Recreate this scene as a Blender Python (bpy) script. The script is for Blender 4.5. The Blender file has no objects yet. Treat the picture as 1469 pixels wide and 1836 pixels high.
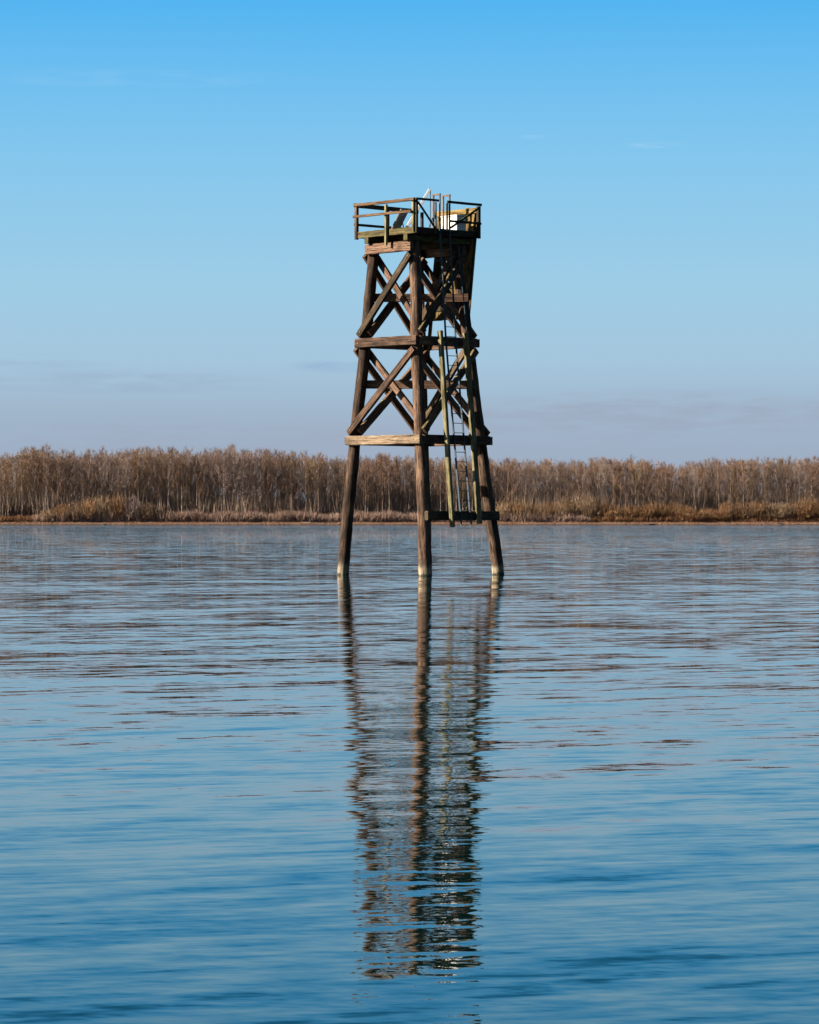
import bpy, bmesh, math, random
import numpy as np
from mathutils import Vector, Matrix, noise
random.seed(7); rng = np.random.default_rng(11)
S = bpy.context.scene
COL = S.collection
R = math.radians
# ------------------------------------------------------------------ camera
F_PX, HOR, CAMZ = 5700.0, 933.0, 1.75
cam = bpy.data.cameras.new("camera"); co = bpy.data.objects.new("camera", cam); COL.objects.link(co)
cam.sensor_fit = 'VERTICAL'; cam.sensor_height = 24; cam.lens = F_PX/1836*24
cam.clip_start = 0.5; cam.clip_end = 60000
co.location = (0, 0, CAMZ)
co.rotation_euler = (math.pi/2 + math.atan((HOR-918)/F_PX), 0, 0)
S.camera = co
def P(x, y, Y):
    return Vector(((x-734.5)/F_PX*Y, Y, CAMZ+(HOR-y)/F_PX*Y))
# ------------------------------------------------------------------ render / light
S.view_settings.view_transform = 'Standard'; S.view_settings.look = 'None'
S.view_settings.exposure = 2.3; S.view_settings.gamma = 1
SUN_EL, SUN_FRONT = 24, 10      # elevation; degrees in front of due left
sd = Vector((-math.cos(R(SUN_FRONT))*math.cos(R(SUN_EL)), -math.sin(R(SUN_FRONT))*math.cos(R(SUN_EL)), math.sin(R(SUN_EL))))
sl = bpy.data.lights.new("sun", 'SUN'); sl.energy = 5.0; sl.angle = R(0.5); sl.color = (1, .90, .76)
so = bpy.data.objects.new("sun", sl); COL.objects.link(so)
so.rotation_euler = sd.to_track_quat('Z', 'Y').to_euler(); so.location = (-50, 40, 60)

def nodes(nt):
    nt.nodes.clear()
    def N(t, **kw):
        n = nt.nodes.new(t)
        ins = kw.pop('i', {})
        for k, v in kw.items(): setattr(n, k, v)
        for k, v in ins.items():
            if isinstance(v, bpy.types.NodeSocket): nt.links.new(v, n.inputs[k])
            else: n.inputs[k].default_value = v
        return n
    return N
def ramp(N, fac, stops, interp='LINEAR'):
    n = N('ShaderNodeValToRGB', i={0: fac}); e = n.color_ramp.elements; n.color_ramp.interpolation = interp
    while len(e) < len(stops): e.new(.5)
    for q, (p, c) in zip(e, stops):
        q.position = p; q.color = (*c, 1) if len(c) == 3 else c
    return n.outputs[0]
def math_(N, op, a, b=0.0, c=0.0, clamp=False):
    n = N('ShaderNodeMath', operation=op, use_clamp=clamp, i={0: a, 1: b, 2: c}); return n.outputs[0]
def mix(N, f, a, b, t='MIX'):
    n = N('ShaderNodeMix', data_type='RGBA', blend_type=t)
    nt = n.id_data
    for k, v in ((0, f), (6, a), (7, b)):
        if isinstance(v, bpy.types.NodeSocket): nt.links.new(v, n.inputs[k])
        else: n.inputs[k].default_value = v if k == 0 else ((*v, 1) if len(v) == 3 else v)
    return n.outputs[2]
def s2l(r, g, b):
    f = lambda c: (c/255/12.92) if c/255 <= .04045 else ((c/255+.055)/1.055)**2.4
    return (f(r), f(g), f(b))

# ------------------------------------------------------------------ world
W = bpy.data.worlds.new("World"); S.world = W; W.use_nodes = True
N = nodes(W.node_tree)
sky = N('ShaderNodeTexSky', sky_type='NISHITA', sun_disc=False, sun_elevation=R(SUN_EL), altitude=10,
        air_density=1.0, dust_density=.6, ozone_density=2.0)
sky.sun_rotation = math.atan2(sd.x, sd.y)
tc = N('ShaderNodeTexCoord'); sep = N('ShaderNodeSeparateXYZ', i={0: tc.outputs['Generated']})
Z = sep.outputs[2]
az = math_(N, 'ARCTAN2', sep.outputs[0], sep.outputs[1])
EX = 2**-S.view_settings.exposure
def sc(r, g, b): return tuple(c*EX for c in s2l(r, g, b))
zz = math_(N, 'DIVIDE', Z, .36, clamp=True)
low = ramp(N, zz, [(0.0, sc(155,172,193)), (.06, sc(158,177,198)), (.095, sc(161,184,205)), (.14, sc(165,198,221)),
                  (.21, sc(157,204,230)), (.31, sc(134,199,237)), (.40, sc(104,188,240)), (.455, sc(80,179,240)), (.50, sc(58,148,203)), (.56, sc(42,126,178)), (.66, sc(30,106,154)), (.8, sc(20,86,130)), (1.0, sc(12,64,106))])
# thin streaky cloud: direction-space noise
def streak(scx, scz, seed, lo, hi, detail=4):
    v = N('ShaderNodeCombineXYZ', i={0: math_(N, 'MULTIPLY', az, scx), 1: math_(N, 'MULTIPLY', Z, scz), 2: seed})
    n = N('ShaderNodeTexNoise', i={'Vector': v.outputs[0], 'Scale': 1.0, 'Detail': detail, 'Roughness': .55})
    return N('ShaderNodeMapRange', i={0: n.outputs[0], 1: lo, 2: hi}).outputs[0]
def band(z0, z1, soft):
    a = N('ShaderNodeMapRange', interpolation_type='SMOOTHSTEP', i={0: Z, 1: z0-soft, 2: z0+soft}).outputs[0]
    b = N('ShaderNodeMapRange', interpolation_type='SMOOTHSTEP', i={0: Z, 1: z1-soft, 2: z1+soft, 3: 1.0, 4: 0.0}).outputs[0]
    return math_(N, 'MULTIPLY', a, b)
def blob(x0, y0, hx, hy, seed, lo=.35, hi=.7):   # an elongated cloud around one direction
    a0, z0 = math.atan((x0-734.5)/F_PX), (HOR-y0)/F_PX
    dx = math_(N, 'DIVIDE', math_(N, 'SUBTRACT', az, a0), hx/F_PX)
    dz = math_(N, 'DIVIDE', math_(N, 'SUBTRACT', Z, z0), hy/F_PX)
    d = math_(N, 'ADD', math_(N, 'MULTIPLY', dx, dx), math_(N, 'MULTIPLY', dz, dz))
    m = N('ShaderNodeMapRange', interpolation_type='SMOOTHSTEP', i={0: d, 1: 0.0, 2: 1.0, 3: 1.0, 4: 0.0}).outputs[0]
    return math_(N, 'MULTIPLY', m, streak(60, 380, seed, lo, hi))
c = low
hz = math_(N, 'MULTIPLY', band(-.01, .034, .010), streak(9, 60, 3.1, .35, .65))
c = mix(N, math_(N, 'MULTIPLY', hz, .55), c, sc(160,170,190))
for (bx, by, hx, hy, sd_, col_, k) in ((1180,745,520,52,1.3,(158,168,188),.8), (210,686,330,26,7.7,(148,172,198),.55), (610,657,120,14,5.2,(146,176,208),.6),
                                     (60,655,160,12,9.1,(150,178,208),.5), (200,150,420,20,2.2,(150,205,242),.28), (1175,266,60,7,4.4,(170,214,245),.9),
                                     (955,251,30,5,6.4,(150,205,245),.7), (330,780,420,40,8.8,(160,170,190),.6)):
    c = mix(N, math_(N, 'MULTIPLY', blob(bx, by, hx, hy, sd_), k), c, sc(*col_))
up = N('ShaderNodeMapRange', interpolation_type='SMOOTHSTEP', i={0: Z, 1: .22, 2: .45}).outputs[0]
SKY = .05
nis = mix(N, 1.0, sky.outputs[0], (.55, .55, .55), 'MULTIPLY')
c2 = mix(N, 1.0, c, (1/SKY,)*3, 'MULTIPLY')
c = mix(N, up, c2, nis)
bg = N('ShaderNodeBackground', i={0: c, 1: SKY})
N('ShaderNodeOutputWorld', i={0: bg.outputs[0]})

# ------------------------------------------------------------------ materials
def mat(name):
    m = bpy.data.materials.new(name); m.use_nodes = True; return m, nodes(m.node_tree)
def wood(name, dark, mid, light, moss=0.3, top_moss=1.0, mossc=(.30,.30,.015), tide=False, rough=.85, gs=1.0, crack=1.0):
    m, N = mat(name)
    tc = N('ShaderNodeTexCoord'); oi = N('ShaderNodeObjectInfo'); geo = N('ShaderNodeNewGeometry')
    off = N('ShaderNodeVectorMath', operation='SCALE', i={0: (17.3, 9.1, 23.7)}); N.__self__ if False else None
    m.node_tree.links.new(oi.outputs['Random'], off.inputs['Scale'])
    v = N('ShaderNodeVectorMath', operation='ADD', i={0: tc.outputs['Object'], 1: off.outputs[0]}).outputs[0]
    mp = N('ShaderNodeMapping', i={0: v, 3: (26*gs, 26*gs, 1.1*gs)})
    g = N('ShaderNodeTexNoise', i={'Vector': mp.outputs[0], 'Scale': 1.0, 'Detail': 6.0, 'Roughness': .6})
    mp2 = N('ShaderNodeMapping', i={0: v, 3: (60, 60, 2.2)})
    cr = N('ShaderNodeTexNoise', i={'Vector': mp2.outputs[0], 'Scale': 1.0, 'Detail': 3.0})
    mp3 = N('ShaderNodeMapping', i={0: v, 3: (3.5, 3.5, 1.6)})
    bl = N('ShaderNodeTexNoise', i={'Vector': mp3.outputs[0], 'Scale': 1.0, 'Detail': 5.0, 'Roughness': .65})
    f = math_(N, 'ADD', math_(N, 'MULTIPLY', g.outputs[0], .55), math_(N, 'MULTIPLY', bl.outputs[0], .45))
    c = ramp(N, f, [(.37, dark), (.49, mid), (.62, light)])
    ck = N('ShaderNodeMapRange', i={0: cr.outputs[0], 1: .36, 2: .44}).outputs[0]
    c = mix(N, math_(N, 'SUBTRACT', 1.0, ck), c, tuple(x*.35 for x in dark))
    # per-timber tone
    hv = N('ShaderNodeHueSaturation', i={'Color': c, 'Value': math_(N, 'ADD', .235, math_(N, 'MULTIPLY', oi.outputs['Random'], .27))})
    c = hv.outputs[0]
    if tide:
        sp = N('ShaderNodeSeparateXYZ', i={0: geo.outputs['Position']})
        wv = math_(N, 'ADD', sp.outputs[2], math_(N, 'MULTIPLY', math_(N, 'SUBTRACT', bl.outputs[0], .5), .5))
        wv = math_(N, 'ADD', wv, math_(N, 'MULTIPLY', math_(N, 'SUBTRACT', g.outputs[0], .5), .25))
        t = N('ShaderNodeMapRange', i={0: wv, 1: .24, 2: .42, 3: .85, 4: 0.0}).outputs[0]
        pale = ramp(N, f, [(.35, (.045,.034,.022)), (.60, (.27,.22,.15))])
        c = mix(N, t, c, pale)
        dk = N('ShaderNodeMapRange', i={0: wv, 1: .40, 2: .62, 3: .75, 4: 0.0}).outputs[0]
        c = mix(N, math_(N, 'MULTIPLY', dk, math_(N, 'SUBTRACT', 1.0, t)), c, (.025,.018,.014))
        wt = N('ShaderNodeMapRange', i={0: wv, 1: .03, 2: .09, 3: 1.0, 4: 0.0}).outputs[0]
        c = mix(N, wt, c, (.02,.018,.012))
    # moss on upward faces and in patches
    nz = N('ShaderNodeSeparateXYZ', i={0: geo.outputs['Normal']}).outputs[2]
    mn = N('ShaderNodeTexNoise', i={'Vector': tc.outputs['Object'], 'Scale': 9.0, 'Detail': 6.0, 'Roughness': .7})
    mm = math_(N, 'ADD', math_(N, 'MULTIPLY', nz, .5*top_moss), moss)
    mm = math_(N, 'ADD', mm, math_(N, 'MULTIPLY', math_(N, 'SUBTRACT', mn.outputs[0], .5), 1.6))
    mf = N('ShaderNodeMapRange', i={0: mm, 1: .35, 2: .60}).outputs[0]
    mc = ramp(N, mn.outputs[0], [(.35, tuple(x*.2 for x in mossc)), (.62, tuple(x*.75 for x in mossc))])
    c = mix(N, math_(N, 'MULTIPLY', mf, .9), c, mc)
    h = math_(N, 'ADD', math_(N, 'MULTIPLY', g.outputs[0], .6), math_(N, 'MULTIPLY', ck, .6*crack))
    h = math_(N, 'ADD', h, math_(N, 'MULTIPLY', bl.outputs[0], .8))
    b = N('ShaderNodeBump', i={'Height': h, 'Strength': .7, 'Distance': .02})
    p = N('ShaderNodeBsdfPrincipled', i={'Base Color': c, 'Roughness': rough, 'Normal': b.outputs[0], 'Specular IOR Level': .12})
    N('ShaderNodeOutputMaterial', i={0: p.outputs[0]}); return m
M_PILE = wood("weathered_pile_wood", (.020,.012,.009), (.11,.062,.038), (.29,.175,.11), moss=-.35, top_moss=.5, tide=True, gs=.9)
M_BEAM = wood("creosoted_beam_wood", (.035,.020,.013), (.16,.088,.054), (.31,.185,.12), moss=-.22, top_moss=1.3)
M_TAN = wood("bleached_beam_wood", (.07,.045,.028), (.26,.18,.115), (.40,.295,.19), moss=-.4, top_moss=1.0)
M_BRACE = wood("olive_brown_brace_wood", (.035,.024,.014), (.13,.086,.050), (.24,.165,.10), moss=-.08, top_moss=1.2)
M_MOSSY = wood("mossy_timber", (.04,.03,.012), (.13,.105,.04), (.22,.17,.07), moss=.18, top_moss=.8, mossc=(.16,.14,.025))
M_RAIL = wood("orange_brown_rail_wood", (.06,.030,.014), (.21,.115,.055), (.34,.20,.105), moss=-.35, top_moss=.3)
M_GUARD = wood("lichen_covered_timber", (.07,.06,.03), (.26,.22,.10), (.44,.38,.22), moss=-.2, top_moss=.3, mossc=(.24,.22,.06))
M_PANEL = wood("mossy_yellow_planks", (.05,.03,.010), (.30,.19,.05), (.50,.35,.15), moss=.08, top_moss=.5, mossc=(.75,.50,.012))
M_DECK = wood("dark_deck_wood", (.02,.018,.012), (.06,.05,.03), (.10,.08,.05), moss=.1, top_moss=.6)
def metal(name, c, rough=.5, met=.3, rust=None, ra=.5):
    m, N = mat(name); tc = N('ShaderNodeTexCoord')
    n = N('ShaderNodeTexNoise', i={'Vector': tc.outputs['Object'], 'Scale': 6.0, 'Detail': 6.0, 'Roughness': .7})
    n2 = N('ShaderNodeTexNoise', i={'Vector': tc.outputs['Object'], 'Scale': 40.0, 'Detail': 3.0})
    cc = ramp(N, n2.outputs[0], [(.3, tuple(x*.8 for x in c)), (.7, c)])
    if rust: cc = mix(N, N('ShaderNodeMapRange', i={0: n.outputs[0], 1: ra, 2: ra+.1}).outputs[0], cc, rust)
    b = N('ShaderNodeBump', i={'Height': n2.outputs[0], 'Strength': .2, 'Distance': .003})
    p = N('ShaderNodeBsdfPrincipled', i={'Base Color': cc, 'Roughness': rough, 'Metallic': met, 'Normal': b.outputs[0], 'Specular IOR Level': .12})
    N('ShaderNodeOutputMaterial', i={0: p.outputs[0]}); return m
M_GALV = metal("weathered_galvanised_steel", (.022,.040,.055), .7, .0, (.05,.03,.02), .55)
M_RUST = metal("rusty_grab_rail_steel", (.10,.075,.05), .8, .0, (.075,.036,.018), .45)
M_WHITE = metal("white_painted_metal", (.45,.45,.44), .5, .0)
M_GREYM = metal("grey_aluminium", (.13,.13,.135), .5, .3)
M_CELL = metal("dark_solar_glass", (.03,.035,.05), .25, .0)
M_BOLT = metal("steel_bolt", (.07,.06,.055), .6, .2, (.20,.10,.06), .5)

# ------------------------------------------------------------------ mesh helpers
def link(name, me, m, parent=None, M=None):
    o = bpy.data.objects.new(name, me); COL.objects.link(o)
    if m: me.materials.append(m)
    M = M or Matrix()
    if parent:
        o.parent = parent
        Pw = PW[parent.name] if parent.name in PW else Matrix()
        o.matrix_basis = Pw.inverted() @ M
    else: o.matrix_basis = M
    PW[o.name] = M
    return o
PW = {}
def tag(o, label=None, cat=None, group=None, kind=None):
    if label: o['label'] = label
    if cat: o['category'] = cat
    if group: o['group'] = group
    if kind: o['kind'] = kind
    return o
def root(name, loc, label, cat, group=None):
    o = bpy.data.objects.new(name, None); COL.objects.link(o); o.location = loc
    o.empty_display_size = .3
    PW[o.name] = Matrix.Translation(loc); tag(o, label, cat, group); return o
def frame(p0, p1, n):
    """local Z along p0->p1, local Y along n (made perpendicular), X = in-plane"""
    z = (p1-p0).normalized(); y = (n - n.dot(z)*z).normalized(); x = y.cross(z)
    M = Matrix((( x.x, y.x, z.x, p0.x), (x.y, y.y, z.y, p0.y), (x.z, y.z, z.z, p0.z), (0,0,0,1)))
    return M
def prism_mesh(name, prof, L, seg, jit, seed, taper=1.0, knots=False):
    """sweep a profile along local Z with slight irregularity"""
    vs, fs = [], []; n = len(prof)
    for k in range(seg+1):
        t = k/seg; s = 1+(taper-1)*t
        bx = (noise.noise(Vector((seed, t*L*.35, 1.7))))*jit*1.6; by = (noise.noise(Vector((seed+9, t*L*.35, 3.1))))*jit*1.6
        for (a, b) in prof:
            q = Vector((a*9+seed, b*9, t*L*2.2)); d = noise.noise(q)*jit
            r = math.hypot(a, b) or 1
            ez = 0
            if k in (0, seg): ez = noise.noise(Vector((a*14+seed, b*14, 5.5+k)))*jit*1.5
            vs.append((a*s*(1+d/r)+bx, b*s*(1+d/r)+by, t*L+ez))
    for k in range(seg):
        for i in range(n):
            j = (i+1) % n
            fs.append((k*n+i, k*n+j, (k+1)*n+j, (k+1)*n+i))
    fs.append(tuple(reversed(range(n)))); fs.append(tuple(range(seg*n, seg*n+n)))
    me = bpy.data.meshes.new(name); me.from_pydata(vs, [], fs); me.update(); return me
SEED = [0.0]
def timber(name, p0, p1, n, w, t, m, parent, jit=.006, label=None, e0=0, e1=0):
    """squared timber: w = width in the face plane, t = thickness along n"""
    p0, p1 = Vector(p0), Vector(p1); d = (p1-p0).normalized(); p0 = p0-d*e0; p1 = p1+d*e1
    L = (p1-p0).length; SEED[0] += 3.7
    c = min(w, t)*.12; a, b = w/2, t/2
    prof = [(a-c,-b),(a,-b+c),(a,0),(a,b-c),(a-c,b),(0,b),(-a+c,b),(-a,b-c),(-a,0),(-a,-b+c),(-a+c,-b),(0,-b)]
    me = prism_mesh(name, prof, L, max(3, int(L/.22)), jit, SEED[0])
    o = link(name, me, m, parent, frame(p0, p1, Vector(n)))
    if label: o['label'] = label
    return o
def pole(name, p0, p1, r, m, parent, sides=10, jit=.0, taper=1.0, seg=None, smooth=True):
    p0, p1 = Vector(p0), Vector(p1); L = (p1-p0).length; SEED[0] += 2.9
    prof = [(r*math.cos(2*math.pi*k/sides), r*math.sin(2*math.pi*k/sides)) for k in range(sides)]
    me = prism_mesh(name, prof, L, seg or max(1, int(L/.3)), jit, SEED[0], taper)
    if smooth:
        for f in me.polygons: f.use_smooth = len(f.vertices) == 4
    nn = Vector((0,1,0)) if abs((p1-p0).normalized().y) < .9 else Vector((1,0,0))
    return link(name, me, m, parent, frame(p0, p1, nn))
def bm_tube(bm, pts, r, sides=8):
    rings = []
    for i, p in enumerate(pts):
        a = pts[max(i-1, 0)]; b = pts[min(i+1, len(pts)-1)]
        z = (b-a).normalized(); h = Vector((0,0,1)) if abs(z.z) < .9 else Vector((1,0,0))
        x = z.cross(h).normalized(); y = z.cross(x)
        rings.append([bm.verts.new(p + (x*math.cos(2*math.pi*k/sides)+y*math.sin(2*math.pi*k/sides))*r) for k in range(sides)])
    for q in range(len(rings)-1):
        for k in range(sides):
            bm.faces.new((rings[q][k], rings[q][(k+1)%sides], rings[q+1][(k+1)%sides], rings[q+1][k]))
    bm.faces.new(rings[0][::-1]); bm.faces.new(rings[-1])
def bm_box(bm, c, ax, half, bev=0):
    vs = []
    for sx in (-1,1):
        for sy in (-1,1):
            for sz in (-1,1):
                vs.append(bm.verts.new(c + ax[0]*half[0]*sx + ax[1]*half[1]*sy + ax[2]*half[2]*sz))
    F = [(0,1,3,2),(4,6,7,5),(0,4,5,1),(2,3,7,6),(0,2,6,4),(1,5,7,3)]
    fs = [bm.faces.new([vs[i] for i in f]) for f in F]
    if bev:
        es = list({e for f in fs for e in f.edges})
        bmesh.ops.bevel(bm, geom=es, offset=bev, segments=1, affect='EDGES')
def bm_obj(name, bm, m, parent, origin=None):
    origin = origin or Vector((0,0,0))
    bmesh.ops.translate(bm, verts=bm.verts, vec=-origin)
    bmesh.ops.recalc_face_normals(bm, faces=bm.faces)
    me = bpy.data.meshes.new(name); bm.to_mesh(me); bm.free()
    return link(name, me, m, parent, Matrix.Translation(origin))

# ------------------------------------------------------------------ TOWER
ZT = 10.61
def gp(x, Y): return Vector(((x-734.5)/F_PX*Y, Y, 0))
BASE = {'L': gp(614.5,102.25), 'F': gp(763,99.8), 'R': gp(893.5,102.2), 'B': gp(764,104.6)}
TOP = {'L': gp(672.5,102.25), 'F': gp(742,100.9), 'R': gp(816,102.15), 'B': gp(749,103.5)}
def leg(k, z):
    t = z/ZT; v = BASE[k].lerp(TOP[k], t); v.z = z; return v
T = root('range_tower', (leg('L',0)+leg('R',0))/2, 'tall dark wooden tower standing on four timber piles in the river', 'tower')
RAD = .2
for k in 'LFRB':
    p0 = leg(k, -2.5); p1 = leg(k, ZT)
    L = (p1-p0).length; SEED[0] += 5.1; s = 20
    prof = [(math.cos(2*math.pi*q/s)*(.205 if k=='F' else .196), math.sin(2*math.pi*q/s)*(.205 if k=='F' else .196)) for q in range(s)]
    me = prism_mesh('pile', prof, L, 60, .022, SEED[0], taper=.90)
    for f in me.polygons: f.use_smooth = len(f.vertices) == 4
    link('pile', me, M_PILE, T, frame(p0, p1, Vector((0,1,0))))
def face(a, b):
    d = (leg(b,5)-leg(a,5)); d.z = 0; d.normalize(); c = (leg('L',5)+leg('R',5)+leg('F',5)+leg('B',5))/4
    n = Vector((d.y,-d.x,0));
    if n.dot(leg(a,5)-c) < 0: n = -n
    return d, n
def bolts(p, n, r=.022, k=1):
    pass
BOLTS = []
def beam(a, b, z, ea, eb, m, off=None, w=.29, t=.15, name='cross_beam'):
    d, n = face(a, b); o = n*((off if off is not None else RAD*.95)+t/2)
    pa, pb = leg(a,z), leg(b,z)
    BOLTS.extend([(pa+o+n*t/2, n), (pb+o+n*t/2, n)])
    return timber(name, pa+o, pb+o, n, w, t, m, T, e0=ea, e1=eb)
for z, mL in ((4.31, M_TAN), (7.44, M_BEAM)):
    beam('L','F', z, .13, .27, mL)
    beam('F','R', z, .17, .07, M_BEAM)
    beam('L','B', z, .17, .20, M_BEAM, w=.27)
    beam('R','B', z, .20, .17, M_BEAM, w=.27)
beam('F','R', 1.90, .13, .07, M_BRACE)
# cap beams under the joists
beam('L','F', 10.45, .11, .17, M_BEAM, w=.32, name='cap_beam')
beam('R','B', 10.45, .17, .17, M_BEAM, w=.32, name='cap_beam', t=.14, off=.16)
def brace(a, za, b, zb, side, m, w=.215, t=.12, ea=.12, eb=.12):
    d, n = face(a, b); n = n*side; o = n*(RAD*.93+t/2)
    pa, pb = leg(a,za)+o, leg(b,zb)+o
    BOLTS.extend([(pa+n*t/2, n), (pb+n*t/2, n)])
    timber('brace', pa, pb, n, w, t, m, T, e0=ea, e1=eb)
for lo, hi in ((4.66, 7.12), (7.80, 10.13)):
    brace('L', lo, 'F', hi, 1, M_BRACE if lo > 6 else M_BEAM, eb=.10, ea=.16)
    brace('L', hi, 'F', lo, -1, M_BEAM, w=.2)
    brace('F', lo, 'R', hi, 1, M_BRACE)
    brace('F', hi, 'R', lo, -1, M_BEAM)
    brace('L', hi, 'B', lo, 1, M_BEAM, ea=.22)
    brace('L', lo, 'B', hi, -1, M_BEAM, w=.25)
    brace('B', hi, 'R', lo, 1, M_BEAM, eb=.22, t=.09)
    brace('B', lo, 'R', hi, -1, M_BRACE)
# struts tying the left and right piles through the middle
timber('tie_beam', P(654,689.5,102.35), P(853,690,101.88), (0,-1,0), .27, .14, M_BEAM, T)
timber('tie_beam', P(672,534,102.4), P(840,534,101.9), (0,-1,0), .27, .14, M_BEAM, T)

# deck frame: u runs front corner -> left corner, v front corner -> right corner
C0 = gp(744, 100.2)
uL = gp(640, 102.2)-C0; SL = uL.length; u = uL.normalized()
v = Vector((-u.y, u.x, 0)); 
if v.x < 0: v = -v
SR = (gp(861, 102.05)-C0).dot(v)
nL, nR = -v, -u      # outward normals of left and right front sides
def D(a, b, z): 
    q = C0+u*a+v*b; q.z = z; return q
ZD, ZB = 11.02, 10.82
fb = .06
timber('fascia', D(0,fb/2,(ZD+ZB)/2), D(SL,fb/2,(ZD+ZB)/2), nL, .2, fb, M_MOSSY, T, label='moss-green edge board facing left')
timber('fascia', D(fb/2,fb+.003,(ZD+ZB)/2), D(fb/2,SR-fb-.003,(ZD+ZB)/2), nR, .2, fb, M_DECK, T)
timber('fascia', D(0,SR-fb/2,(ZD+ZB)/2), D(SL,SR-fb/2,(ZD+ZB)/2), -nL, .2, fb, M_DECK, T)
timber('fascia', D(SL-fb/2,fb+.003,(ZD+ZB)/2), D(SL-fb/2,SR-fb-.003,(ZD+ZB)/2), -nR, .2, fb, M_DECK, T)
# planked deck: one part
bm = bmesh.new(); npl = 16; wpl = (SL-2*fb-.02)/npl
for k in range(npl):
    a = fb+.01+wpl*(k+.5)
    bm_box(bm, D(a, SR/2, ZD-.075+random.uniform(-.004,.004)), (u, v, Vector((0,0,1))), (wpl/2-.006, SR/2-fb-.005, .025))
bm_obj('deck', bm, M_DECK, T, D(SL/2,SR/2,ZD-.1))
for a in (.44, SL-.46):
    timber('joist', D(a, -.005, 10.718), D(a, SR-.02, 10.718), (0,0,1), .18, .20, M_MOSSY, T)
for b in (.9, 1.8):
    timber('joist', D(.56, b, 10.73), D(SL-.58, b, 10.73), (0,0,1), .12, .17, M_DECK, T)
timber('joist', D(.42, SR-.42, 10.68), D(SL-.42, SR-.42, 10.68), (0,0,1), .14, .27, M_DECK, T)
# railing
ZR = 11.87
def post(a, b, z0, z1, s=.095, m=M_RAIL): timber('rail_post', D(a,b,z0), D(a,b,z1), nL, s, s, m, T, jit=.003)
post(SL+.03, .02, 10.78, 11.84, .11)
post(0.02, -.047, 10.86, 11.90, .08, M_GUARD)
post(-.055, .02, 10.82, 11.86, .09, M_DECK)
post(SL*.47, -.052, 10.50, 11.80, .085, M_GUARD)
post(-.05, SR-.04, 10.80, 11.83, .11, M_DECK)
post(SL+.05, SR*.5, 10.84, 11.84, .09, M_DECK)
post(SL-.03, SR+.0+.05, 10.84, 11.84, .09, M_DECK)
gap0, gap1 = .86, 1.36
post(-.05, gap0, 10.84, 11.84, .055, M_RAIL)
post(-.05, gap1, 10.84, 11.84, .05, M_DECK)
def rail(name, a0,b0,z0, a1,b1,z1, n, w, t, m): timber(name, D(a0,b0,z0), D(a1,b1,z1), n, w, t, m, T, jit=.004)
rail('top_rail', -.09,-.10,11.87, SL+.01,-.10,11.87, nL, .095, .09, M_RAIL)
rail('mid_rail', .02,-.14,11.50, SL+.01,-.14,11.50, nL, .08, .06, M_RAIL)
rail('top_rail', -.12,-.05,11.885, -.12,gap0+.06,11.885, nR, .07, .05, M_DECK)
rail('top_rail', -.12,gap1-.05,11.875, -.12,SR+.02,11.875, nR, .08, .05, M_DECK)
rail('mid_rail', -.12,gap1+.02,11.27, -.12,SR,11.27, nR, .07, .05, M_DECK)
rail('top_rail', SL+.12,.0,11.88, SL+.12,SR+.02,11.88, u, .14, .05, M_DECK)
rail('mid_rail', SL+.12,.0,11.27, SL+.12,SR+.02,11.27, u, .08, .05, M_DECK)
rail('rail_brace', -.095,.06,11.78, -.095,gap0-.06,11.0, nR, .07, .03, M_DECK)
rail('rail_brace', -.095,SR-.06,11.78, -.095,gap1+.12,11.06, nR, .07, .03, M_DECK)
# dayboard at the back-right side
def Q(a, z, o=0.0):        # a along u, o outward beyond the deck edge
    k = (z-8.23)/(11.85-8.23); return D(a+.30*(1-k), SR+.04+.14*k+o, z)
bm = bmesh.new(); a0, a1 = .15, 2.05; npk = 9; wk = (a1-a0)/npk
up_ = (Q(0,11.85)-Q(0,8.23)).normalized(); nn_ = u.cross(up_).normalized()
for k in range(npk):
    a = a0+wk*(k+.5); zt = 11.83+random.uniform(-.03,.03); zb = 8.25+random.uniform(-.02,.02)
    c_ = (Q(a,zt)+Q(a,zb))/2
    bm_box(bm, c_+nn_*random.uniform(-.004,.004), (u, up_, nn_), (wk/2-.004, (zt-zb)/2, .02), .004)
dayb = bm_obj('dayboard', bm, M_PANEL, T, Q(1.1, 10.0))
dayb['label'] = 'tall mossy plank board hung on the back right side'
def sub(o, par):
    o.parent = par; o.matrix_basis = PW[par.name].inverted() @ PW[o.name]
for a, zb in ((.3, 8.3), (1.92, 7.05)):
    sub(timber('stiffener', Q(a,zb,-.055), Q(a,11.80,-.055), nn_, .12, .07, M_PANEL, T), dayb)
for z in (8.5, 10.2):
    pass
for (z, x0, x1) in ((11.72, .12, 2.05), (11.45, .38, 1.84)):
    sub(timber('batten', Q(x0,z,-.115), Q(x1,z,-.115), nn_, .17 if z > 11.6 else .12, .05, M_PANEL, T), dayb)
sub(timber('batten', Q(.12,8.62,-.045), Q(2.08,8.62,-.045), nn_, .12, .04, M_DECK, T), dayb)

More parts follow.
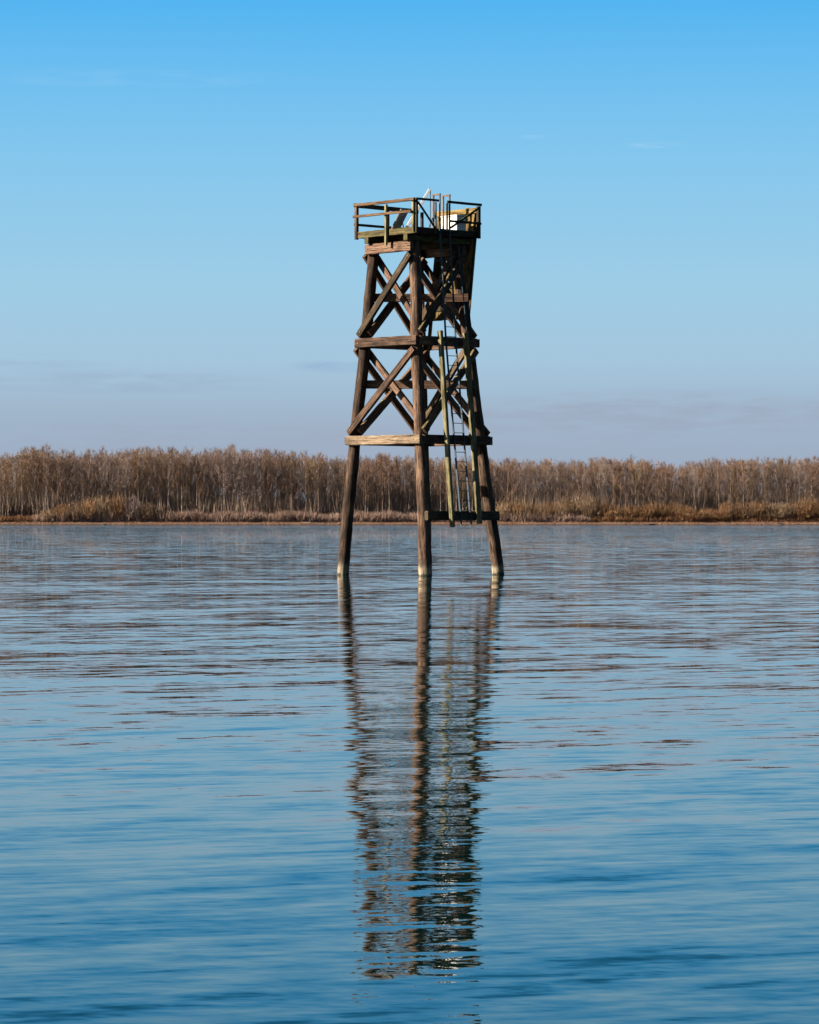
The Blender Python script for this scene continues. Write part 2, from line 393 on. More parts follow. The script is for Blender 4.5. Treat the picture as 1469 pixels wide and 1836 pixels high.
# ladder with grab hoops
def ladder_pts(x0, x1, x2, Yo):
    return [P(x0, 405, 101.02+Yo), P(x1, 610, 101.0+Yo), P(x2, 944, 100.98+Yo)]
half = v*.215
lm = [P(797.5,405,100.96), P(808.5,610,100.93), P(836.3,943,100.85)]
bm = bmesh.new()
for s in (-1, 1):
    pts = [q+half*s for q in lm]
    for i in range(2):
        z_ = (pts[i+1]-pts[i]).normalized(); y_ = (nR-nR.dot(z_)*z_).normalized(); x_ = y_.cross(z_)
        bm_box(bm, (pts[i]+pts[i+1])/2, (x_, y_, z_), (.013, .032, (pts[i+1]-pts[i]).length/2+.004))
lad = bm_obj('ladder', bm, M_GALV, T, lm[1]); lad['label'] = 'long thin metal ladder leaning down the right front side'
zz_ = lm[0].z-.15
while zz_ > lm[2].z+.22:
    k = 0 if zz_ > lm[1].z else 1; t = (lm[k].z-zz_)/(lm[k].z-lm[k+1].z); c_ = lm[k].lerp(lm[k+1], t)
    bm = bmesh.new(); bm_tube(bm, [c_-half*.94, c_+half*.94], .0125, 6)
    sub(bm_obj('rung', bm, M_GALV, T, c_), lad); zz_ -= .306
for s in (-1, 1):
    b0 = lm[0]+half*s; bm = bmesh.new(); h = 12.07-b0.z
    p1 = b0+Vector((0,0,h)); p2 = p1+u*.29; p3 = p2.copy(); p3.z = ZD-.04
    for (a, b) in ((b0, p1), (p2, p3)):
        bm_box(bm, (a+b)/2, (u, v, Vector((0,0,1))), (.022, .022, (b-a).length/2))
    bm_box(bm, (p1+p2)/2+Vector((0,0,.025)), (u, v, Vector((0,0,1))), (.17, .026, .024))
    sub(bm_obj('grab_hoop', bm, M_RUST, T, b0), lad)
for k_, z_ in enumerate((10.0, 9.35, 4.3, 1.9)):
    k = 0 if z_ > lm[1].z else 1; t = (lm[k].z-z_)/(lm[k].z-lm[k+1].z); c_ = lm[k].lerp(lm[k+1], t)
    for s in (-1, 1):
        bm = bmesh.new(); p = c_+half*s*1.1; bm_box(bm, p+u*.12, (u, v, Vector((0,0,1))), (.13, .012, .025))
        sub(bm_obj('ladder_bracket', bm, M_GALV, T, p), lad)
# guard timbers flanking the ladder
timber('guard_timber', P(789.5,593,100.48), P(811.5,945,99.95), (.74,-.67,0), .13, .15, M_GUARD, T, label='pale lichen-covered guard timber left of the ladder')
timber('guard_timber', P(835,597,101.35), P(860,939,101.15), (.32,-.95,0), .17, .15, M_GUARD, T, label='darker guard timber right of the ladder')
for (x, y, Y) in ((845, 781, 101.3), (854, 918, 101.35), (796,612,100.72), (806,783,100.5), (813,922,100.25)):
    timber('spacer_block', P(x-5,y,Y), P(x+2,y+4,Y), nR, .14, .12, M_PANEL, T)
# conduits
bm = bmesh.new(); bm_tube(bm, [P(752.5,441,100.72), P(754,500,100.66), P(756,545,100.6)], .018, 8)
bm_obj('conduit', bm, M_GALV, T, P(754,500,100.66))
bm = bmesh.new(); bm_tube(bm, [P(823,442,101.75), P(825,480,101.72), P(832,540,101.68), P(838,600,101.62)], .018, 8)
bm_obj('conduit', bm, M_GALV, T, P(825,480,101.72))
bm = bmesh.new(); bm_tube(bm, [P(757.5,660,100.9), P(759.5,600,100.95), P(758.5,545,101.0), P(762,541,101.0)], .010, 6)
bm_obj('loose_cable', bm, M_RUST, T, P(759,600,100.95))
# bolt heads
for i, (p, n) in enumerate(BOLTS):
    if n.y > .3: continue
    bm = bmesh.new(); bm_tube(bm, [p-n*.03, p+n*.016], .02, 6); bm_obj('bolt', bm, M_BOLT, T, p)

# things standing on the deck
EZ = Vector((0,0,1))
bc = D(.45, 2.12, ZD-.045)
bx = root('equipment_box', bc, 'white metal equipment box on the tower deck in front of the plank board', 'box')
bm = bmesh.new(); bm_box(bm, bc+EZ*.25, (u, v, EZ), (.37, .21, .25), .015); bm_obj('body', bm, M_WHITE, bx, bc)
bm = bmesh.new(); bm_box(bm, bc+EZ*.522, (u, v, EZ), (.39, .23, .022), .008); bm_obj('lid', bm, M_WHITE, bx, bc+EZ*.52)
bm = bmesh.new(); bm_box(bm, bc-v*.217+EZ*.24, (u, v, EZ), (.30, .006, .19), .003); bm_obj('door', bm, M_WHITE, bx, bc-v*.217)
# tilted solar panel: dark slab leaning on the left of the deck
p0 = P(710, 409, 102.9); p1 = P(724.5, 379, 102.9); p0.z = max(p0.z, ZD-.03)
sp = root('solar_panel', Vector((p0.x, p0.y, ZD-.045)), 'dark tilted solar panel at the back left of the tower deck', 'solar panel')
ax = (p1-p0).normalized(); sn = ax.cross(Vector((0,1,0))).normalized(); dv = Vector((.32,.95,0)).normalized(); sn = ax.cross(dv).normalized()
bm = bmesh.new(); bm_box(bm, (p0+p1)/2, (ax, dv, sn), ((p1-p0).length/2+.06, .36, .02), .004); bm_obj('panel', bm, M_GREYM, sp, p0)
bm = bmesh.new(); bm_box(bm, (p0+p1)/2+sn*.022, (ax, dv, sn), ((p1-p0).length/2+.02, .32, .004)); bm_obj('cells', bm, M_CELL, sp, p0)
bm = bmesh.new(); q1 = (p0+p1)/2+dv*.2; bm_tube(bm, [q1, Vector((q1.x+.12, q1.y, ZD-.05))], .018, 8); bm_obj('support_leg', bm, M_GREYM, sp, q1)
# white slanted frame
a_, b_ = P(727, 412, 102.3), P(771.2, 339, 102.3)
wf = root('slanted_frame', Vector((a_.x, a_.y, ZD-.045)), 'white slanted metal frame rising highest above the tower railing', 'frame')
axw = (b_-a_).normalized(); pw = axw.cross(Vector((0,1,0))).normalized()
bm = bmesh.new(); bm_box(bm, (a_+b_)/2, (axw, Vector((0,1,0)), pw), ((b_-a_).length/2, .05, .045), .006); bm_obj('slanted_bar', bm, M_WHITE, wf, a_)
c_ = Vector((b_.x+.015, b_.y+.06, ZD-.045)); bm = bmesh.new(); bm_tube(bm, [c_, Vector((c_.x, c_.y, b_.z))], .014, 8); bm_obj('upright', bm, M_WHITE, wf, c_)
bm = bmesh.new(); bm_tube(bm, [Vector((c_.x+.14, c_.y+.02, 11.68)), Vector((c_.x-.12, c_.y+.02, ZD-.03))], .012, 8); bm_obj('stay', bm, M_GREYM, wf, c_)

# ------------------------------------------------------------------ WATER
m, N = mat("river_water")
tc = N('ShaderNodeTexCoord'); geo = N('ShaderNodeNewGeometry')
pos = geo.outputs['Position']
sp_ = N('ShaderNodeSeparateXYZ', i={0: pos})
def ws(scx, scy, rot, kx, ky, detail=1, seed=0.0, rough=.5):
    """surface slopes of one family of waves, in metres of the river surface"""
    mr = N('ShaderNodeMapping', i={0: pos, 2: (0, 0, R(-rot))})
    mp = N('ShaderNodeMapping', i={0: mr.outputs[0], 1: (seed, seed*1.7, 0), 3: (scx, scy, 1)})
    n = N('ShaderNodeTexNoise', i={'Vector': mp.outputs[0], 'Scale': 1.0, 'Detail': detail, 'Roughness': rough})
    d = N('ShaderNodeVectorMath', operation='SUBTRACT', i={0: n.outputs[1], 1: (.5,.5,.5)}).outputs[0]
    return N('ShaderNodeVectorMath', operation='MULTIPLY', i={0: d, 1: (kx, ky, 0)}).outputs[0]
def vadd(a, b): return N('ShaderNodeVectorMath', operation='ADD', i={0: a, 1: b}).outputs[0]
# gusts change the size of the small ripples over tens of metres
g = N('ShaderNodeTexNoise', i={'Vector': N('ShaderNodeMapping', i={0: pos, 3: (.012, .035, 1)}).outputs[0], 'Scale': 1.0, 'Detail': 3.0})
gust = N('ShaderNodeMapRange', i={0: g.outputs[0], 1: .35, 2: .65, 3: .7, 4: 1.4}).outputs[0]
# open water near the far shore is ruffled, and a current line runs past the piles
fs = N('ShaderNodeMapRange', i={0: sp_.outputs[1], 1: 40.0, 2: 260.0, 3: .9, 4: 1.8}).outputs[0]
fs2 = N('ShaderNodeMapRange', i={0: sp_.outputs[1], 1: 700.0, 2: 850.0, 3: 0.0, 4: 4.0}).outputs[0]
wob = N('ShaderNodeTexNoise', i={'Vector': N('ShaderNodeMapping', i={0: pos, 3: (.35, .2, 1)}).outputs[0], 'Scale': 1.0, 'Detail': 2.0}).outputs[0]
yl = math_(N, 'ADD', sp_.outputs[1], math_(N, 'MULTIPLY', wob, 3.0))
ln = math_(N, 'ABSOLUTE', math_(N, 'SUBTRACT', yl, 104.6))
ln = N('ShaderNodeMapRange', i={0: ln, 1: .2, 2: .9, 3: 5.0, 4: 0.0}).outputs[0]
xm = N('ShaderNodeMapRange', i={0: math_(N, 'ABSOLUTE', math_(N, 'SUBTRACT', sp_.outputs[0], 1.0)), 1: 2.5, 2: 4.6, 3: 1.0, 4: 0.0}).outputs[0]
amp = math_(N, 'ADD', math_(N, 'MULTIPLY', gust, fs), math_(N, 'ADD', fs2, math_(N, 'MULTIPLY', ln, xm)))
farw = N('ShaderNodeMapRange', i={0: sp_.outputs[1], 1: 45.0, 2: 150.0, 3: 0.0, 4: 1.0}).outputs[0]
big = vadd(ws(.12, .30, 24, .012, .034, 1, 3), ws(.35, 1.15, 32, .016, .052, 1, 11))
small = vadd(vadd(ws(.9, 3.2, 28, .018, .080, 1, 5), ws(3.0, 9.0, 14, .026, .080, 1, 8)), ws(11, 24, -10, .018, .036, 1, 2))
chop = ws(.6, .24, 3, .04, .13, 6, 21, .85)
chop = N('ShaderNodeVectorMath', operation='SCALE', i={0: chop}); m.node_tree.links.new(farw, chop.inputs['Scale'])
bias = N('ShaderNodeCombineXYZ', i={1: N('ShaderNodeMapRange', i={0: sp_.outputs[1], 1: 60.0, 2: 420.0, 3: .001, 4: -.001}).outputs[0]}).outputs[0]
big = vadd(vadd(big, chop.outputs[0]), bias)
small = N('ShaderNodeVectorMath', operation='SCALE', i={0: small}); m.node_tree.links.new(amp, small.inputs['Scale'])
sl_ = vadd(big, small.outputs[0])
nrm = N('ShaderNodeVectorMath', operation='NORMALIZE', i={0: vadd(sl_, (0,0,1))}).outputs[0]
p = N('ShaderNodeBsdfPrincipled', i={'Base Color': (.0002, .0050, .0046, 1), 'Roughness': .02, 'IOR': 1.27, 'Normal': nrm})
N('ShaderNodeOutputMaterial', i={0: p.outputs[0]}); M_WATER = m
def sheet(name, xs, ys, zf, m, label=None, smooth=True):
    vs = [(x, y, zf(x, y)) for y in ys for x in xs]; nx = len(xs)
    fs = [(j*nx+i, j*nx+i+1, (j+1)*nx+i+1, (j+1)*nx+i) for j in range(len(ys)-1) for i in range(nx-1)]
    me = bpy.data.meshes.new(name); me.from_pydata(vs, [], fs); me.update()
    if smooth: me.polygons.foreach_set('use_smooth', [True]*len(fs))
    o = link(name, me, m); tag(o, label, None, None, 'structure'); return o
sheet('water', [-6000, 0, 6000], [-400, 0, 600, 1320], lambda x, y: 0.0, M_WATER)

# ------------------------------------------------------------------ FAR BANK
SH = 1283.0
def shore(x): return SH + 3.5*noise.noise(Vector((x*.02, 1.3, 0))) + 1.2*noise.noise(Vector((x*.11, 7.3, 0)))
def zbank(x, y):
    d = y-shore(x)
    if d < -6: return -3
    k = d
    z = -.35+ .085*max(k,-6)+ (1.1/(1+math.exp(-(k-9)*.8)))
    z = min(z, 2.7+.5*noise.noise(Vector((x*.02, y*.02, 0)))+.004*max(0,k-30))
    return z + .12*noise.noise(Vector((x*.3, y*.3, 0)))
m, N = mat("bank_soil")
geo = N('ShaderNodeNewGeometry'); zc = N('ShaderNodeSeparateXYZ', i={0: geo.outputs['Position']}).outputs[2]
n1 = N('ShaderNodeTexNoise', i={'Vector': N('ShaderNodeMapping', i={0: geo.outputs['Position'], 3: (.12,.3,1.5)}).outputs[0], 'Scale': 1.0, 'Detail': 6.0, 'Roughness': .7})
zf = math_(N, 'ADD', zc, math_(N, 'MULTIPLY', math_(N, 'SUBTRACT', n1.outputs[0], .5), .9))
zf = math_(N, 'DIVIDE', zf, 3.0, clamp=True)
c = ramp(N, zf, [(0, (.02,.014,.011)), (.07, (.07,.046,.034)), (.15, (.085,.06,.044)), (.26, (.07,.036,.026)), (.5, (.06,.030,.023)), (.8, (.07,.04,.025))])
p = N('ShaderNodeBsdfPrincipled', i={'Base Color': c, 'Roughness': .95, 'Specular IOR Level': .1})
N('ShaderNodeOutputMaterial', i={0: p.outputs[0]}); M_BANK = m
xs = list(np.concatenate([np.linspace(-6000,-420,30), np.arange(-400,401,2.5), np.linspace(420,6000,30)]))
ys = list(np.concatenate([np.arange(1268,1310,1.0), np.array([1315,1325,1345,1380,1430,1600,2500,6000,30000.])]))
sheet('river_bank', xs, ys, zbank, M_BANK)
# second sheet under everything: the river bed
mb, N = mat("river_bed"); nb = N('ShaderNodeTexNoise', i={'Scale': .2, 'Detail': 5.0})
p = N('ShaderNodeBsdfPrincipled', i={'Base Color': ramp(N, nb.outputs[0], [(.3,(.05,.045,.03)),(.7,(.09,.08,.055))]), 'Roughness': .9})
N('ShaderNodeOutputMaterial', i={0: p.outputs[0]})
sheet('river_bed', [-6000, 0, 6000], [-400, 600, 1330], lambda x, y: -4.0, mb)

# ------------------------------------------------------------------ VEGETATION
def flat_mat(name, stops, sc=.6, rough=.9, obj_var=.35):
    m, N = mat(name); geo = N('ShaderNodeNewGeometry'); oi = N('ShaderNodeObjectInfo')
    n = N('ShaderNodeTexNoise', i={'Vector': geo.outputs['Position'], 'Scale': sc, 'Detail': 4.0, 'Roughness': .7})
    n2 = N('ShaderNodeTexNoise', i={'Vector': geo.outputs['Position'], 'Scale': .045, 'Detail': 2.0})
    f = math_(N, 'ADD', math_(N, 'MULTIPLY', n.outputs[0], .5), math_(N, 'MULTIPLY', n2.outputs[0], .5))
    f = math_(N, 'ADD', f, math_(N, 'MULTIPLY', math_(N, 'SUBTRACT', oi.outputs['Random'], .5), obj_var*.5))
    c = ramp(N, f, stops)
    c = N('ShaderNodeHueSaturation', i={'Color': c, 'Value': .58, 'Saturation': 1.0}).outputs[0]
    p = N('ShaderNodeBsdfPrincipled', i={'Base Color': c, 'Roughness': rough, 'Specular IOR Level': .1})
    N('ShaderNodeOutputMaterial', i={0: p.outputs[0]}); return m
M_TRK = flat_mat("grey_brown_bark", [(.35,(.23,.16,.125)),(.5,(.30,.22,.17)),(.65,(.42,.33,.26))])
M_PALE = flat_mat("pale_bark", [(.35,(.22,.18,.14)),(.65,(.38,.31,.25))])
M_TW = {'brown': flat_mat("brown_twigs", [(.35,(.16,.095,.065)),(.5,(.20,.115,.075)),(.65,(.27,.16,.10))]),
        'orange': flat_mat("orange_brown_twigs", [(.35,(.15,.085,.05)),(.5,(.25,.145,.085)),(.65,(.32,.20,.12))]),
        'grey': flat_mat("purple_grey_twigs", [(.35,(.19,.135,.11)),(.5,(.24,.175,.15)),(.65,(.33,.245,.20))]),
        'olive': flat_mat("olive_twigs", [(.35,(.15,.092,.058)),(.5,(.23,.148,.09)),(.65,(.32,.215,.13))])}
M_GOLD = flat_mat("golden_willow_twigs", [(.35,(.19,.10,.045)),(.5,(.225,.120,.060)),(.65,(.31,.175,.085))])
M_PINK = flat_mat("pinkish_grey_brush", [(.35,(.22,.14,.11)),(.5,(.34,.23,.18)),(.65,(.44,.31,.24))])
M_RED = flat_mat("reddish_brush", [(.35,(.12,.055,.03)),(.5,(.20,.095,.05)),(.65,(.28,.15,.07))])
def tube_np(V, Fc, pts, rads, sides):
    base = len(V)
    pts = [np.array(q, float) for q in pts]
    for i, p in enumerate(pts):
        d = pts[min(i+1,len(pts)-1)]-pts[max(i-1,0)]; d /= np.linalg.norm(d)+1e-9
        h = np.array((0,1.,0)) if abs(d[1]) < .8 else np.array((1.,0,0))
        x = np.cross(d, h); x /= np.linalg.norm(x); y = np.cross(d, x)
        for k in range(sides):
            a = 2*math.pi*k/sides; V.append(p+(x*math.cos(a)+y*math.sin(a))*rads[i])
    for i in range(len(pts)-1):
        for k in range(sides):
            Fc.append((base+i*sides+k, base+i*sides+(k+1)%sides, base+(i+1)*sides+(k+1)%sides, base+(i+1)*sides+k))
def sliver(V, Fc, p, d, L, w):
    d = d/np.linalg.norm(d); r = rng.normal(size=3); x = np.cross(d, r); x /= np.linalg.norm(x)+1e-9
    b = len(V); V.append(p-x*w/2); V.append(p+x*w/2); V.append(p+d*L+x*.01); Fc.append((b, b+1, b+2))
def tree_np(H, nb, ntw, sides=5, spread=1.0, tw=.055, r0=.2, low=.30):
    """returns trunk (V,F) and crown (V,F) for a bare deciduous tree"""
    TV, TF, CV, CF = [], [], [], []
    lean = rng.normal(size=2)*.02*H
    def tp(t): return np.array((lean[0]*t*t+.15*math.sin(t*7+lean[0]), lean[1]*t*t, H*t))
    ts = np.linspace(0, .93, 8)
    tube_np(TV, TF, [tp(t) for t in ts], [r0*(1-t)**.8+.03 for t in ts], sides)
    for b in range(nb):
        t = low+(.97-low)*(b+rng.random())/nb; az_ = rng.random()*2*math.pi; el = R(rng.uniform(30,64))
        L = (1.0-t)**.7*H*.30*rng.uniform(.6,1.25)*spread+1.2
        p0 = tp(t); d0 = np.array((math.cos(az_)*math.cos(el), math.sin(az_)*math.cos(el), math.sin(el)))
        d1 = d0*.6+np.array((0,0,.8)); d1 /= np.linalg.norm(d1)
        p1 = p0+d0*L*.5; p2 = p1+d1*L*.5
        tube_np(CV, CF, [p0,p1,p2], [.075*(1.3-t),.05*(1.3-t),.02], 3)
        for k in range(ntw):
            s = rng.uniform(.2,1.0); q = p0+(p1-p0)*s*2 if s < .5 else p1+(p2-p1)*(s-.5)*2
            dd = (d0 if s < .5 else d1)+rng.normal(size=3)*.85+np.array((0,0,.12))
            sliver(CV, CF, q, dd, rng.uniform(.9,2.4)*(.6+.4*spread), tw*rng.uniform(.6,1.3))
    for k in range(ntw):
        sliver(CV, CF, tp(rng.uniform(.8,.95)), np.array((0,0,1.))+rng.normal(size=3)*.35, rng.uniform(1,2.2), tw)
    return np.array(TV), TF, np.array(CV), CF
def to_mesh(name, V, Fc, m):
    me = bpy.data.meshes.new(name); me.from_pydata([tuple(q) for q in V], [], Fc); me.update(); me.materials.append(m); return me
# tree-top profile, as heights read along the bank
PX = [0,20,45,70,110,150,200,250,330,420,500,560,640,690,760,900,1000,1070,1130,1165,1210,1250,1330,1400,1469]
PY = [813,807,800,797,804,803,804,800,801,799,805,811,817,812,817,819,822,819,817,822,829,822,818,817,817]
def topz(x, Y):
    px = x/Y*F_PX+734.5; return CAMZ+(HOR-np.interp(px, PX, PY))/F_PX*Y
V0 = 10
protos = []
for i in range(V0):
    TV, TF, CV, CF = tree_np(28, 26+i%4, 44, spread=.75+.06*i, r0=.11+.02*(i%3), low=.24+.035*(i%5))
    protos.append((TV, TF, CV, CF))
mesh_cache = {}
def tmesh(i, kind, mname):
    k = (i, kind, mname)
    if k not in mesh_cache:
        TV, TF, CV, CF = protos[i]
        mm = {'pale': M_PALE, 'trk': M_TRK}.get(mname) or M_TW.get(mname)
        mesh_cache[k] = to_mesh('trunk' if kind == 't' else 'crown', TV if kind == 't' else CV, TF if kind == 't' else CF, mm)
    return mesh_cache[k]
def place_tree(x, y, H, i, bark, tw, label, group, rz):
    z = zbank(x, y)-.1; s = H/28
    o = bpy.data.objects.new('bare_tree', None); COL.objects.link(o)
    o.location = (x, y, z); o.rotation_euler = (0,0,rz); k = random.uniform(.85,1.15); o.scale = (s*k, s*k, s)
    tag(o, label, 'tree', group)
    for nm, me in (('trunk', tmesh(i,'t',bark)), ('crown', tmesh(i,'c',tw))):
        c = bpy.data.objects.new(nm, me); COL.objects.link(c); c.parent = o
    return o
def px_of(x, y): return x/y*F_PX+734.5
ntree = 0; hx = 171
rows = [1301, 1304.5, 1308]
per = 98
for r_, y0 in enumerate(rows):
    for k in range(per):
        x = -hx+2*hx*(k+.5+(r_*.33))/per+random.uniform(-1.5,1.5); y = y0+random.uniform(-1.6,1.6)
        px = px_of(x, y)
        H = (topz(x, y)-zbank(x, y))*random.uniform(.80,.99 if random.random() < .85 else 1.03)
        H *= .985
        cl = noise.noise(Vector((x*.035, 3.3, r_*.4)))+random.uniform(-.25,.25)
        tw = 'grey' if cl < -.18 else ('brown' if cl < .12 else ('orange' if cl < .32 else 'olive'))
        pale = random.random() < (.45 if r_ == 0 else .25)
        side = next(t for q, t in ((70,'at the far left end'), (270,'behind the left willow mound'), (450,'right of the willow mound'), (600,'just left of the tower'),
            (755,'between left and middle piles'), (890,'between middle and right piles'), (1080,'just right of the tower'), (1290,'behind the golden willows'), (9999,'at the far right end')) if px < q)
        col = {'grey':'purple-grey','brown':'brown','orange':'orange-brown','olive':'olive-brown'}[tw]
        rowname = ('front edge', 'second rank', 'third rank')[r_]
        lab = f"bare {col} tree, {'pale' if pale else 'dull'} trunk, {rowname} of wood, {side}"
        place_tree(x, y, H, random.randrange(V0), 'pale' if pale else 'trk', tw, lab, 'bare trees along the front of the far wood', random.uniform(0,6.28)); ntree += 1
# the wood behind them: one mass
lods = [tree_np(28, 18, 20, sides=3, spread=1.0, tw=.10, r0=.2, low=.12+.05*(i%4)) for i in range(8)]
def mass(name, items, m_tr, m_tw, label, group=None):
    """items: (x,y,z,scale_xy,scale_z,rot,lod); one merged mesh, slot 0 bark and slots 1.. twigs"""
    VV, tri, quad, mt3, mt4 = [], [], [], [], []; base = 0
    for (x,y,z,sx,sz,rz,l,mi) in items:
        TV, TF, CV, CF = lods[l]; c, s = math.cos(rz), math.sin(rz)
        for (V, Fc, mat_i) in ((TV, TF, 0), (CV, CF, mi)):
            A = np.stack([(V[:,0]*c-V[:,1]*s)*sx+x, (V[:,0]*s+V[:,1]*c)*sx+y, V[:,2]*sz+z], 1); VV.append(A)
            f3 = np.array([f for f in Fc if len(f) == 3]).reshape(-1,3); f4 = np.array([f for f in Fc if len(f) == 4]).reshape(-1,4)
            tri.append(f3+base); quad.append(f4+base); mt3 += [mat_i]*len(f3); mt4 += [mat_i]*len(f4)
            base += len(V)
    VV = np.concatenate(VV); tri = np.concatenate(tri).astype(int); quad = np.concatenate(quad).astype(int)
    return build(name, VV, tri, quad, np.array(mt3), np.array(mt4), [m_tr]+m_tw, label)
def build(name, VV, tri, quad, m3, m4, mats, label, kind='stuff', cat=None):
    me = bpy.data.meshes.new(name); me.vertices.add(len(VV)); me.vertices.foreach_set('co', VV.astype(np.float32).ravel())
    nl = len(tri)*3+len(quad)*4; me.loops.add(nl)
    me.loops.foreach_set('vertex_index', np.concatenate([tri.ravel(), quad.ravel()]).astype(np.int32))
    me.polygons.add(len(tri)+len(quad))
    st = np.concatenate([np.arange(len(tri))*3, len(tri)*3+np.arange(len(quad))*4]).astype(np.int32)
    me.polygons.foreach_set('loop_start', st)
    for q in mats: me.materials.append(q)
    me.polygons.foreach_set('material_index', np.concatenate([m3, m4]).astype(np.int32))
    me.update(calc_edges=True); me.validate()
    o = bpy.data.objects.new(name, me); COL.objects.link(o); tag(o, label, cat, None, kind); return o
items = []
for r_ in range(13):
    y0 = 1313+r_*6.5; n = 120
    for k in range(n):
        x = -270+540*(k+random.random())/n; y = y0+random.uniform(-3,3)
        H = (topz(x, y)-zbank(x, y))*random.uniform(.82,.97)
        if random.random() < .06: H *= 1.04
        cl = noise.noise(Vector((x*.03, y*.03, 1.4)))+random.uniform(-.2,.2)
        mi = 3 if cl < -.15 else (1 if cl < .15 else (2 if cl < .35 else 4))
        items.append((x, y, zbank(x,y)-.2, H/28*random.uniform(.85,1.2), H/28, random.uniform(0,6.28), random.randrange(8), mi))
for sgn in (-1, 1):            # the wood goes on beyond the frame
    for k in range(110):
        x = sgn*random.uniform(176, 300); y = random.uniform(1300,1313); H = (topz(x,y)-zbank(x,y))*random.uniform(.8,.98)
        items.append((x,y,zbank(x,y)-.2,H/28,H/28,random.uniform(0,6.28),random.randrange(8),random.choice((1,2,3,4))))
for sgn in (-1, 1):
    for k in range(230):
        x = sgn*random.uniform(265, 560); y = random.uniform(1300,1372); H = 27*random.uniform(.8,1.0)
        items.append((x,y,zbank(x,y)-.2,H/28,H/28,random.uniform(0,6.28),random.randrange(8),random.choice((1,2,3,4))))
mass('wood', items, M_TRK, [M_TW['brown'], M_TW['orange'], M_TW['grey'], M_TW['olive']], 'dense leafless brown wood filling the far bank behind the front trees')
# saplings and undergrowth inside the wood
def hu(px, x): return 6.5+3.5*noise.noise(Vector((x*.06, 5.5, 0)))+4*noise.noise(Vector((x*.4, 2.5, 0)))
# shrubs
def shrub_np(H, Wd, n, tw=.09):
    V, Fc = [], []
    for k in range(n):
        a = rng.random()*2*math.pi; r = Wd/2*math.sqrt(rng.random()); hh = H*math.sqrt(max(.05, 1-(r/(Wd/2))**2*.8))*rng.uniform(.35,1.0)
        p = np.array((r*math.cos(a)*.75, r*math.sin(a)*.75, 0.0)); q = np.array((r*math.cos(a), r*math.sin(a), hh))
        if k % 3 == 0:
            m_ = (p+q)/2+rng.normal(size=3)*.1; tube_np(V, Fc, [p*.5, m_, q], [.05,.035,.012], 3)
        for j in range(5):
            s = rng.uniform(.35,1.0); sliver(V, Fc, p+(q-p)*s, (q-p)/np.linalg.norm(q-p)+rng.normal(size=3)*.4, rng.uniform(.6,1.7), tw)
    return V, Fc
shm = []
for i in range(4):
    V, Fc = shrub_np(8, 9, 480); shm.append((V, Fc))
shc = {}
def place_shrub(x, y, H, Wd, m, label, group, nm='willow_shrub'):
    i = random.randrange(4)
    if (i, m.name) not in shc: shc[(i, m.name)] = to_mesh('willow_shrub', *shm[i], m)
    o = bpy.data.objects.new(nm, shc[(i, m.name)]); COL.objects.link(o)
    o.location = (x, y, zbank(x,y)-.2); o.scale = (Wd/9, Wd/9, H/8); o.rotation_euler = (0,0,random.uniform(0,6.28))
    tag(o, label, 'shrub', group)
def X(px, Y): return (px-734.5)/F_PX*Y
for (px, H, Wd, m, lab) in ((88,5.5,9,M_TW['olive'],'low end of the willow mound at far left'), (112,7.5,9,M_GOLD,'golden willow rising at the left of the mound at far left'),
        (135,9,10,M_TW['olive'],'olive willow in the left half of the mound at far left'), (160,10.5,10,M_GOLD,'tall golden willow in the middle of the mound at far left'),
        (186,11.5,10,M_TW['olive'],'tall olive willow right of the middle of the mound at far left'), (212,12,10,M_GOLD,'tallest golden willow of the mound at far left'),
        (238,11,9,M_TW['grey'],'grey willow at the right end of the mound at far left'), (266,8.5,9,M_TW['olive'],'low olive willow just right of the mound at far left')):
    place_shrub(X(px,1296), 1296.5+random.uniform(-1,1), H, Wd, m, lab, 'willow shrubs on the far bank')
for k in range(44):
    px = 905+k*13.2+random.uniform(-4,4); gold = 1070 < px < 1290 or random.random() < .5
    H = 6.8+4.0*noise.noise(Vector((px*.012, 2.2, 0)))+ (1.5 if px > 1300 else 0)+random.uniform(-.8,.8)
    place_shrub(X(px,1297), 1297.5+random.uniform(-1.5,1.5), H*1.12, random.uniform(7.5,10.5), M_GOLD if gold else M_TW['olive'],
                ('golden' if gold else 'olive-brown')+' willow shrub at the foot of the wood right of the tower', 'willow shrubs on the far bank')
def brush(name, n, xr, yr, hfun, mats, pick, label, dk=.35):
    V = np.zeros((n*3,3)); mi = np.zeros(n, int)
    for k in range(n):
        x = rng.uniform(*xr); y = shore(x)+rng.uniform(*yr); px = px_of(x,y); h = hfun(px, x)*rng.uniform(.4,1.0)
        z = zbank(x,y)-.1; a = rng.random()*6.28; w = rng.uniform(.06,.13)
        d = rng.normal(size=2)*dk*h
        V[3*k] = (x-math.cos(a)*w, y-math.sin(a)*w, z); V[3*k+1] = (x+math.cos(a)*w, y+math.sin(a)*w, z); V[3*k+2] = (x+d[0], y+d[1], z+h); mi[k] = pick(px, x)
    tri = np.arange(n*3).reshape(-1,3)
    return build(name, V, tri, np.zeros((0,4),int), mi, np.zeros(0,int), mats, label)
def hb(px, x):
    b_ = np.interp(px, [0,80,130,560,660,760,900,1050,1100,1469],[2.0,2.2,4.2,4.0,4.2,3.4,3.6,3.2,2.2,2.0])
    return 1.25*b_*(.8+.45*noise.noise(Vector((x*.13, .7, 0)))+.35*noise.noise(Vector((x*.5, 4.7, 0))))
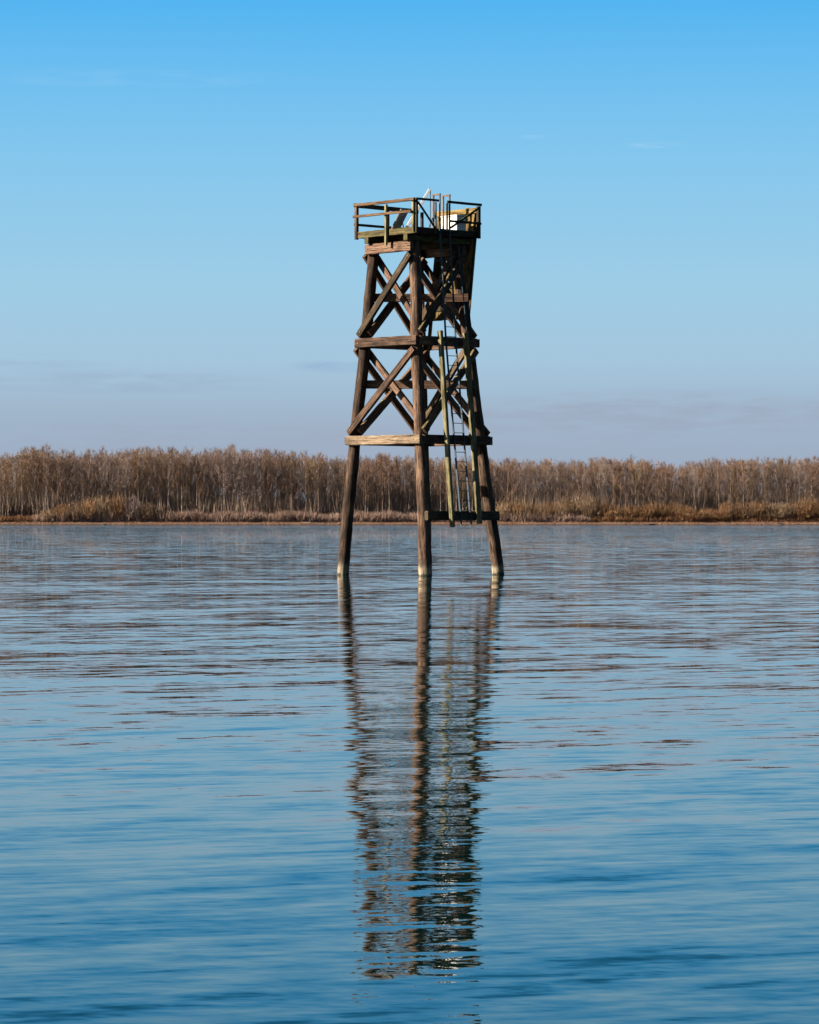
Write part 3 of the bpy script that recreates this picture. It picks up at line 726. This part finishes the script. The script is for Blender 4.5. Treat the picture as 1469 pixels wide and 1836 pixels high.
brush('brush', 110000, (-300,300), (9.5,17), hb, [M_PINK, M_RED, M_GOLD], lambda px, x: 0 if (60 < px < 1060 and random.random() < .9) else (1 if random.random() < .6 else 2),
      'low pinkish-grey brush growing along the top of the far bank')
def hg(px, x): return .55+.3*noise.noise(Vector((x*.2, 9.7, 0)))
brush('bank_grass', 26000, (-300,300), (5.0,10), hg, [M_RED, M_GOLD, M_PINK], lambda px, x: 0 if random.random() < .72 else (1 if random.random() < .5 else 2),
      'short dead reddish grass on the slope above the water line')
brush('undergrowth', 210000, (-290,290), (17,60), lambda px, x: 13+4*noise.noise(Vector((x*.06, 5.5, 0)))+3*noise.noise(Vector((x*.5, 2.5, 0))),
      [M_TW['brown'], M_TW['grey'], M_TRK, M_TW['olive']], lambda px, x: random.choice((0,1,2,2,2,3)), 'tangle of leafless saplings and undergrowth between the trunks of the far wood', dk=.12)
# driftwood
def drift(px, Yoff, L, ang, tilt, r, m, lab):
    x = X(px, SH+2); y = shore(x)+Yoff; z = zbank(x,y)+r*.6
    bm = bmesh.new(); d = Vector((math.cos(ang)*math.cos(tilt), math.sin(ang)*math.cos(tilt), math.sin(tilt)))
    pts = [Vector((x,y,z))+d*L*(t-.3)+Vector((0,0,.12*math.sin(t*5))) for t in (0,.25,.5,.75,1)]
    bm_tube(bm, pts, r, 8); bm_tube(bm, [pts[2], pts[2]+Vector((.5,-.2,.9))*(L*.14)], r*.4, 6); bm_tube(bm, [pts[3], pts[3]+Vector((-.4,-.2,.8))*(L*.12)], r*.35, 6)
    o = bm_obj('driftwood_log', bm, m, None, Vector((x,y,z))); tag(o, lab, 'log')
M_DARKLOG = flat_mat("wet_dark_log", [(.35,(.02,.015,.012)),(.65,(.05,.04,.03))])
drift(1404, 3.2, 3.2, 2.75, R(22), .22, M_DARKLOG, 'dark wet log sloping into the water near the right end of the far shore')
drift(186, 3.4, 2.6, .2, R(2), .26, M_PALE, 'pale bleached log lying at the water line at far left')
drift(1168, 3.4, 3.6, .1, R(1), .2, M_DARKLOG, 'dark low log at the water line below the golden willows')
drift(545, 7.6, 3.0, -.15, R(2), .2, M_PALE, 'pale log on the bank just left of the tower')
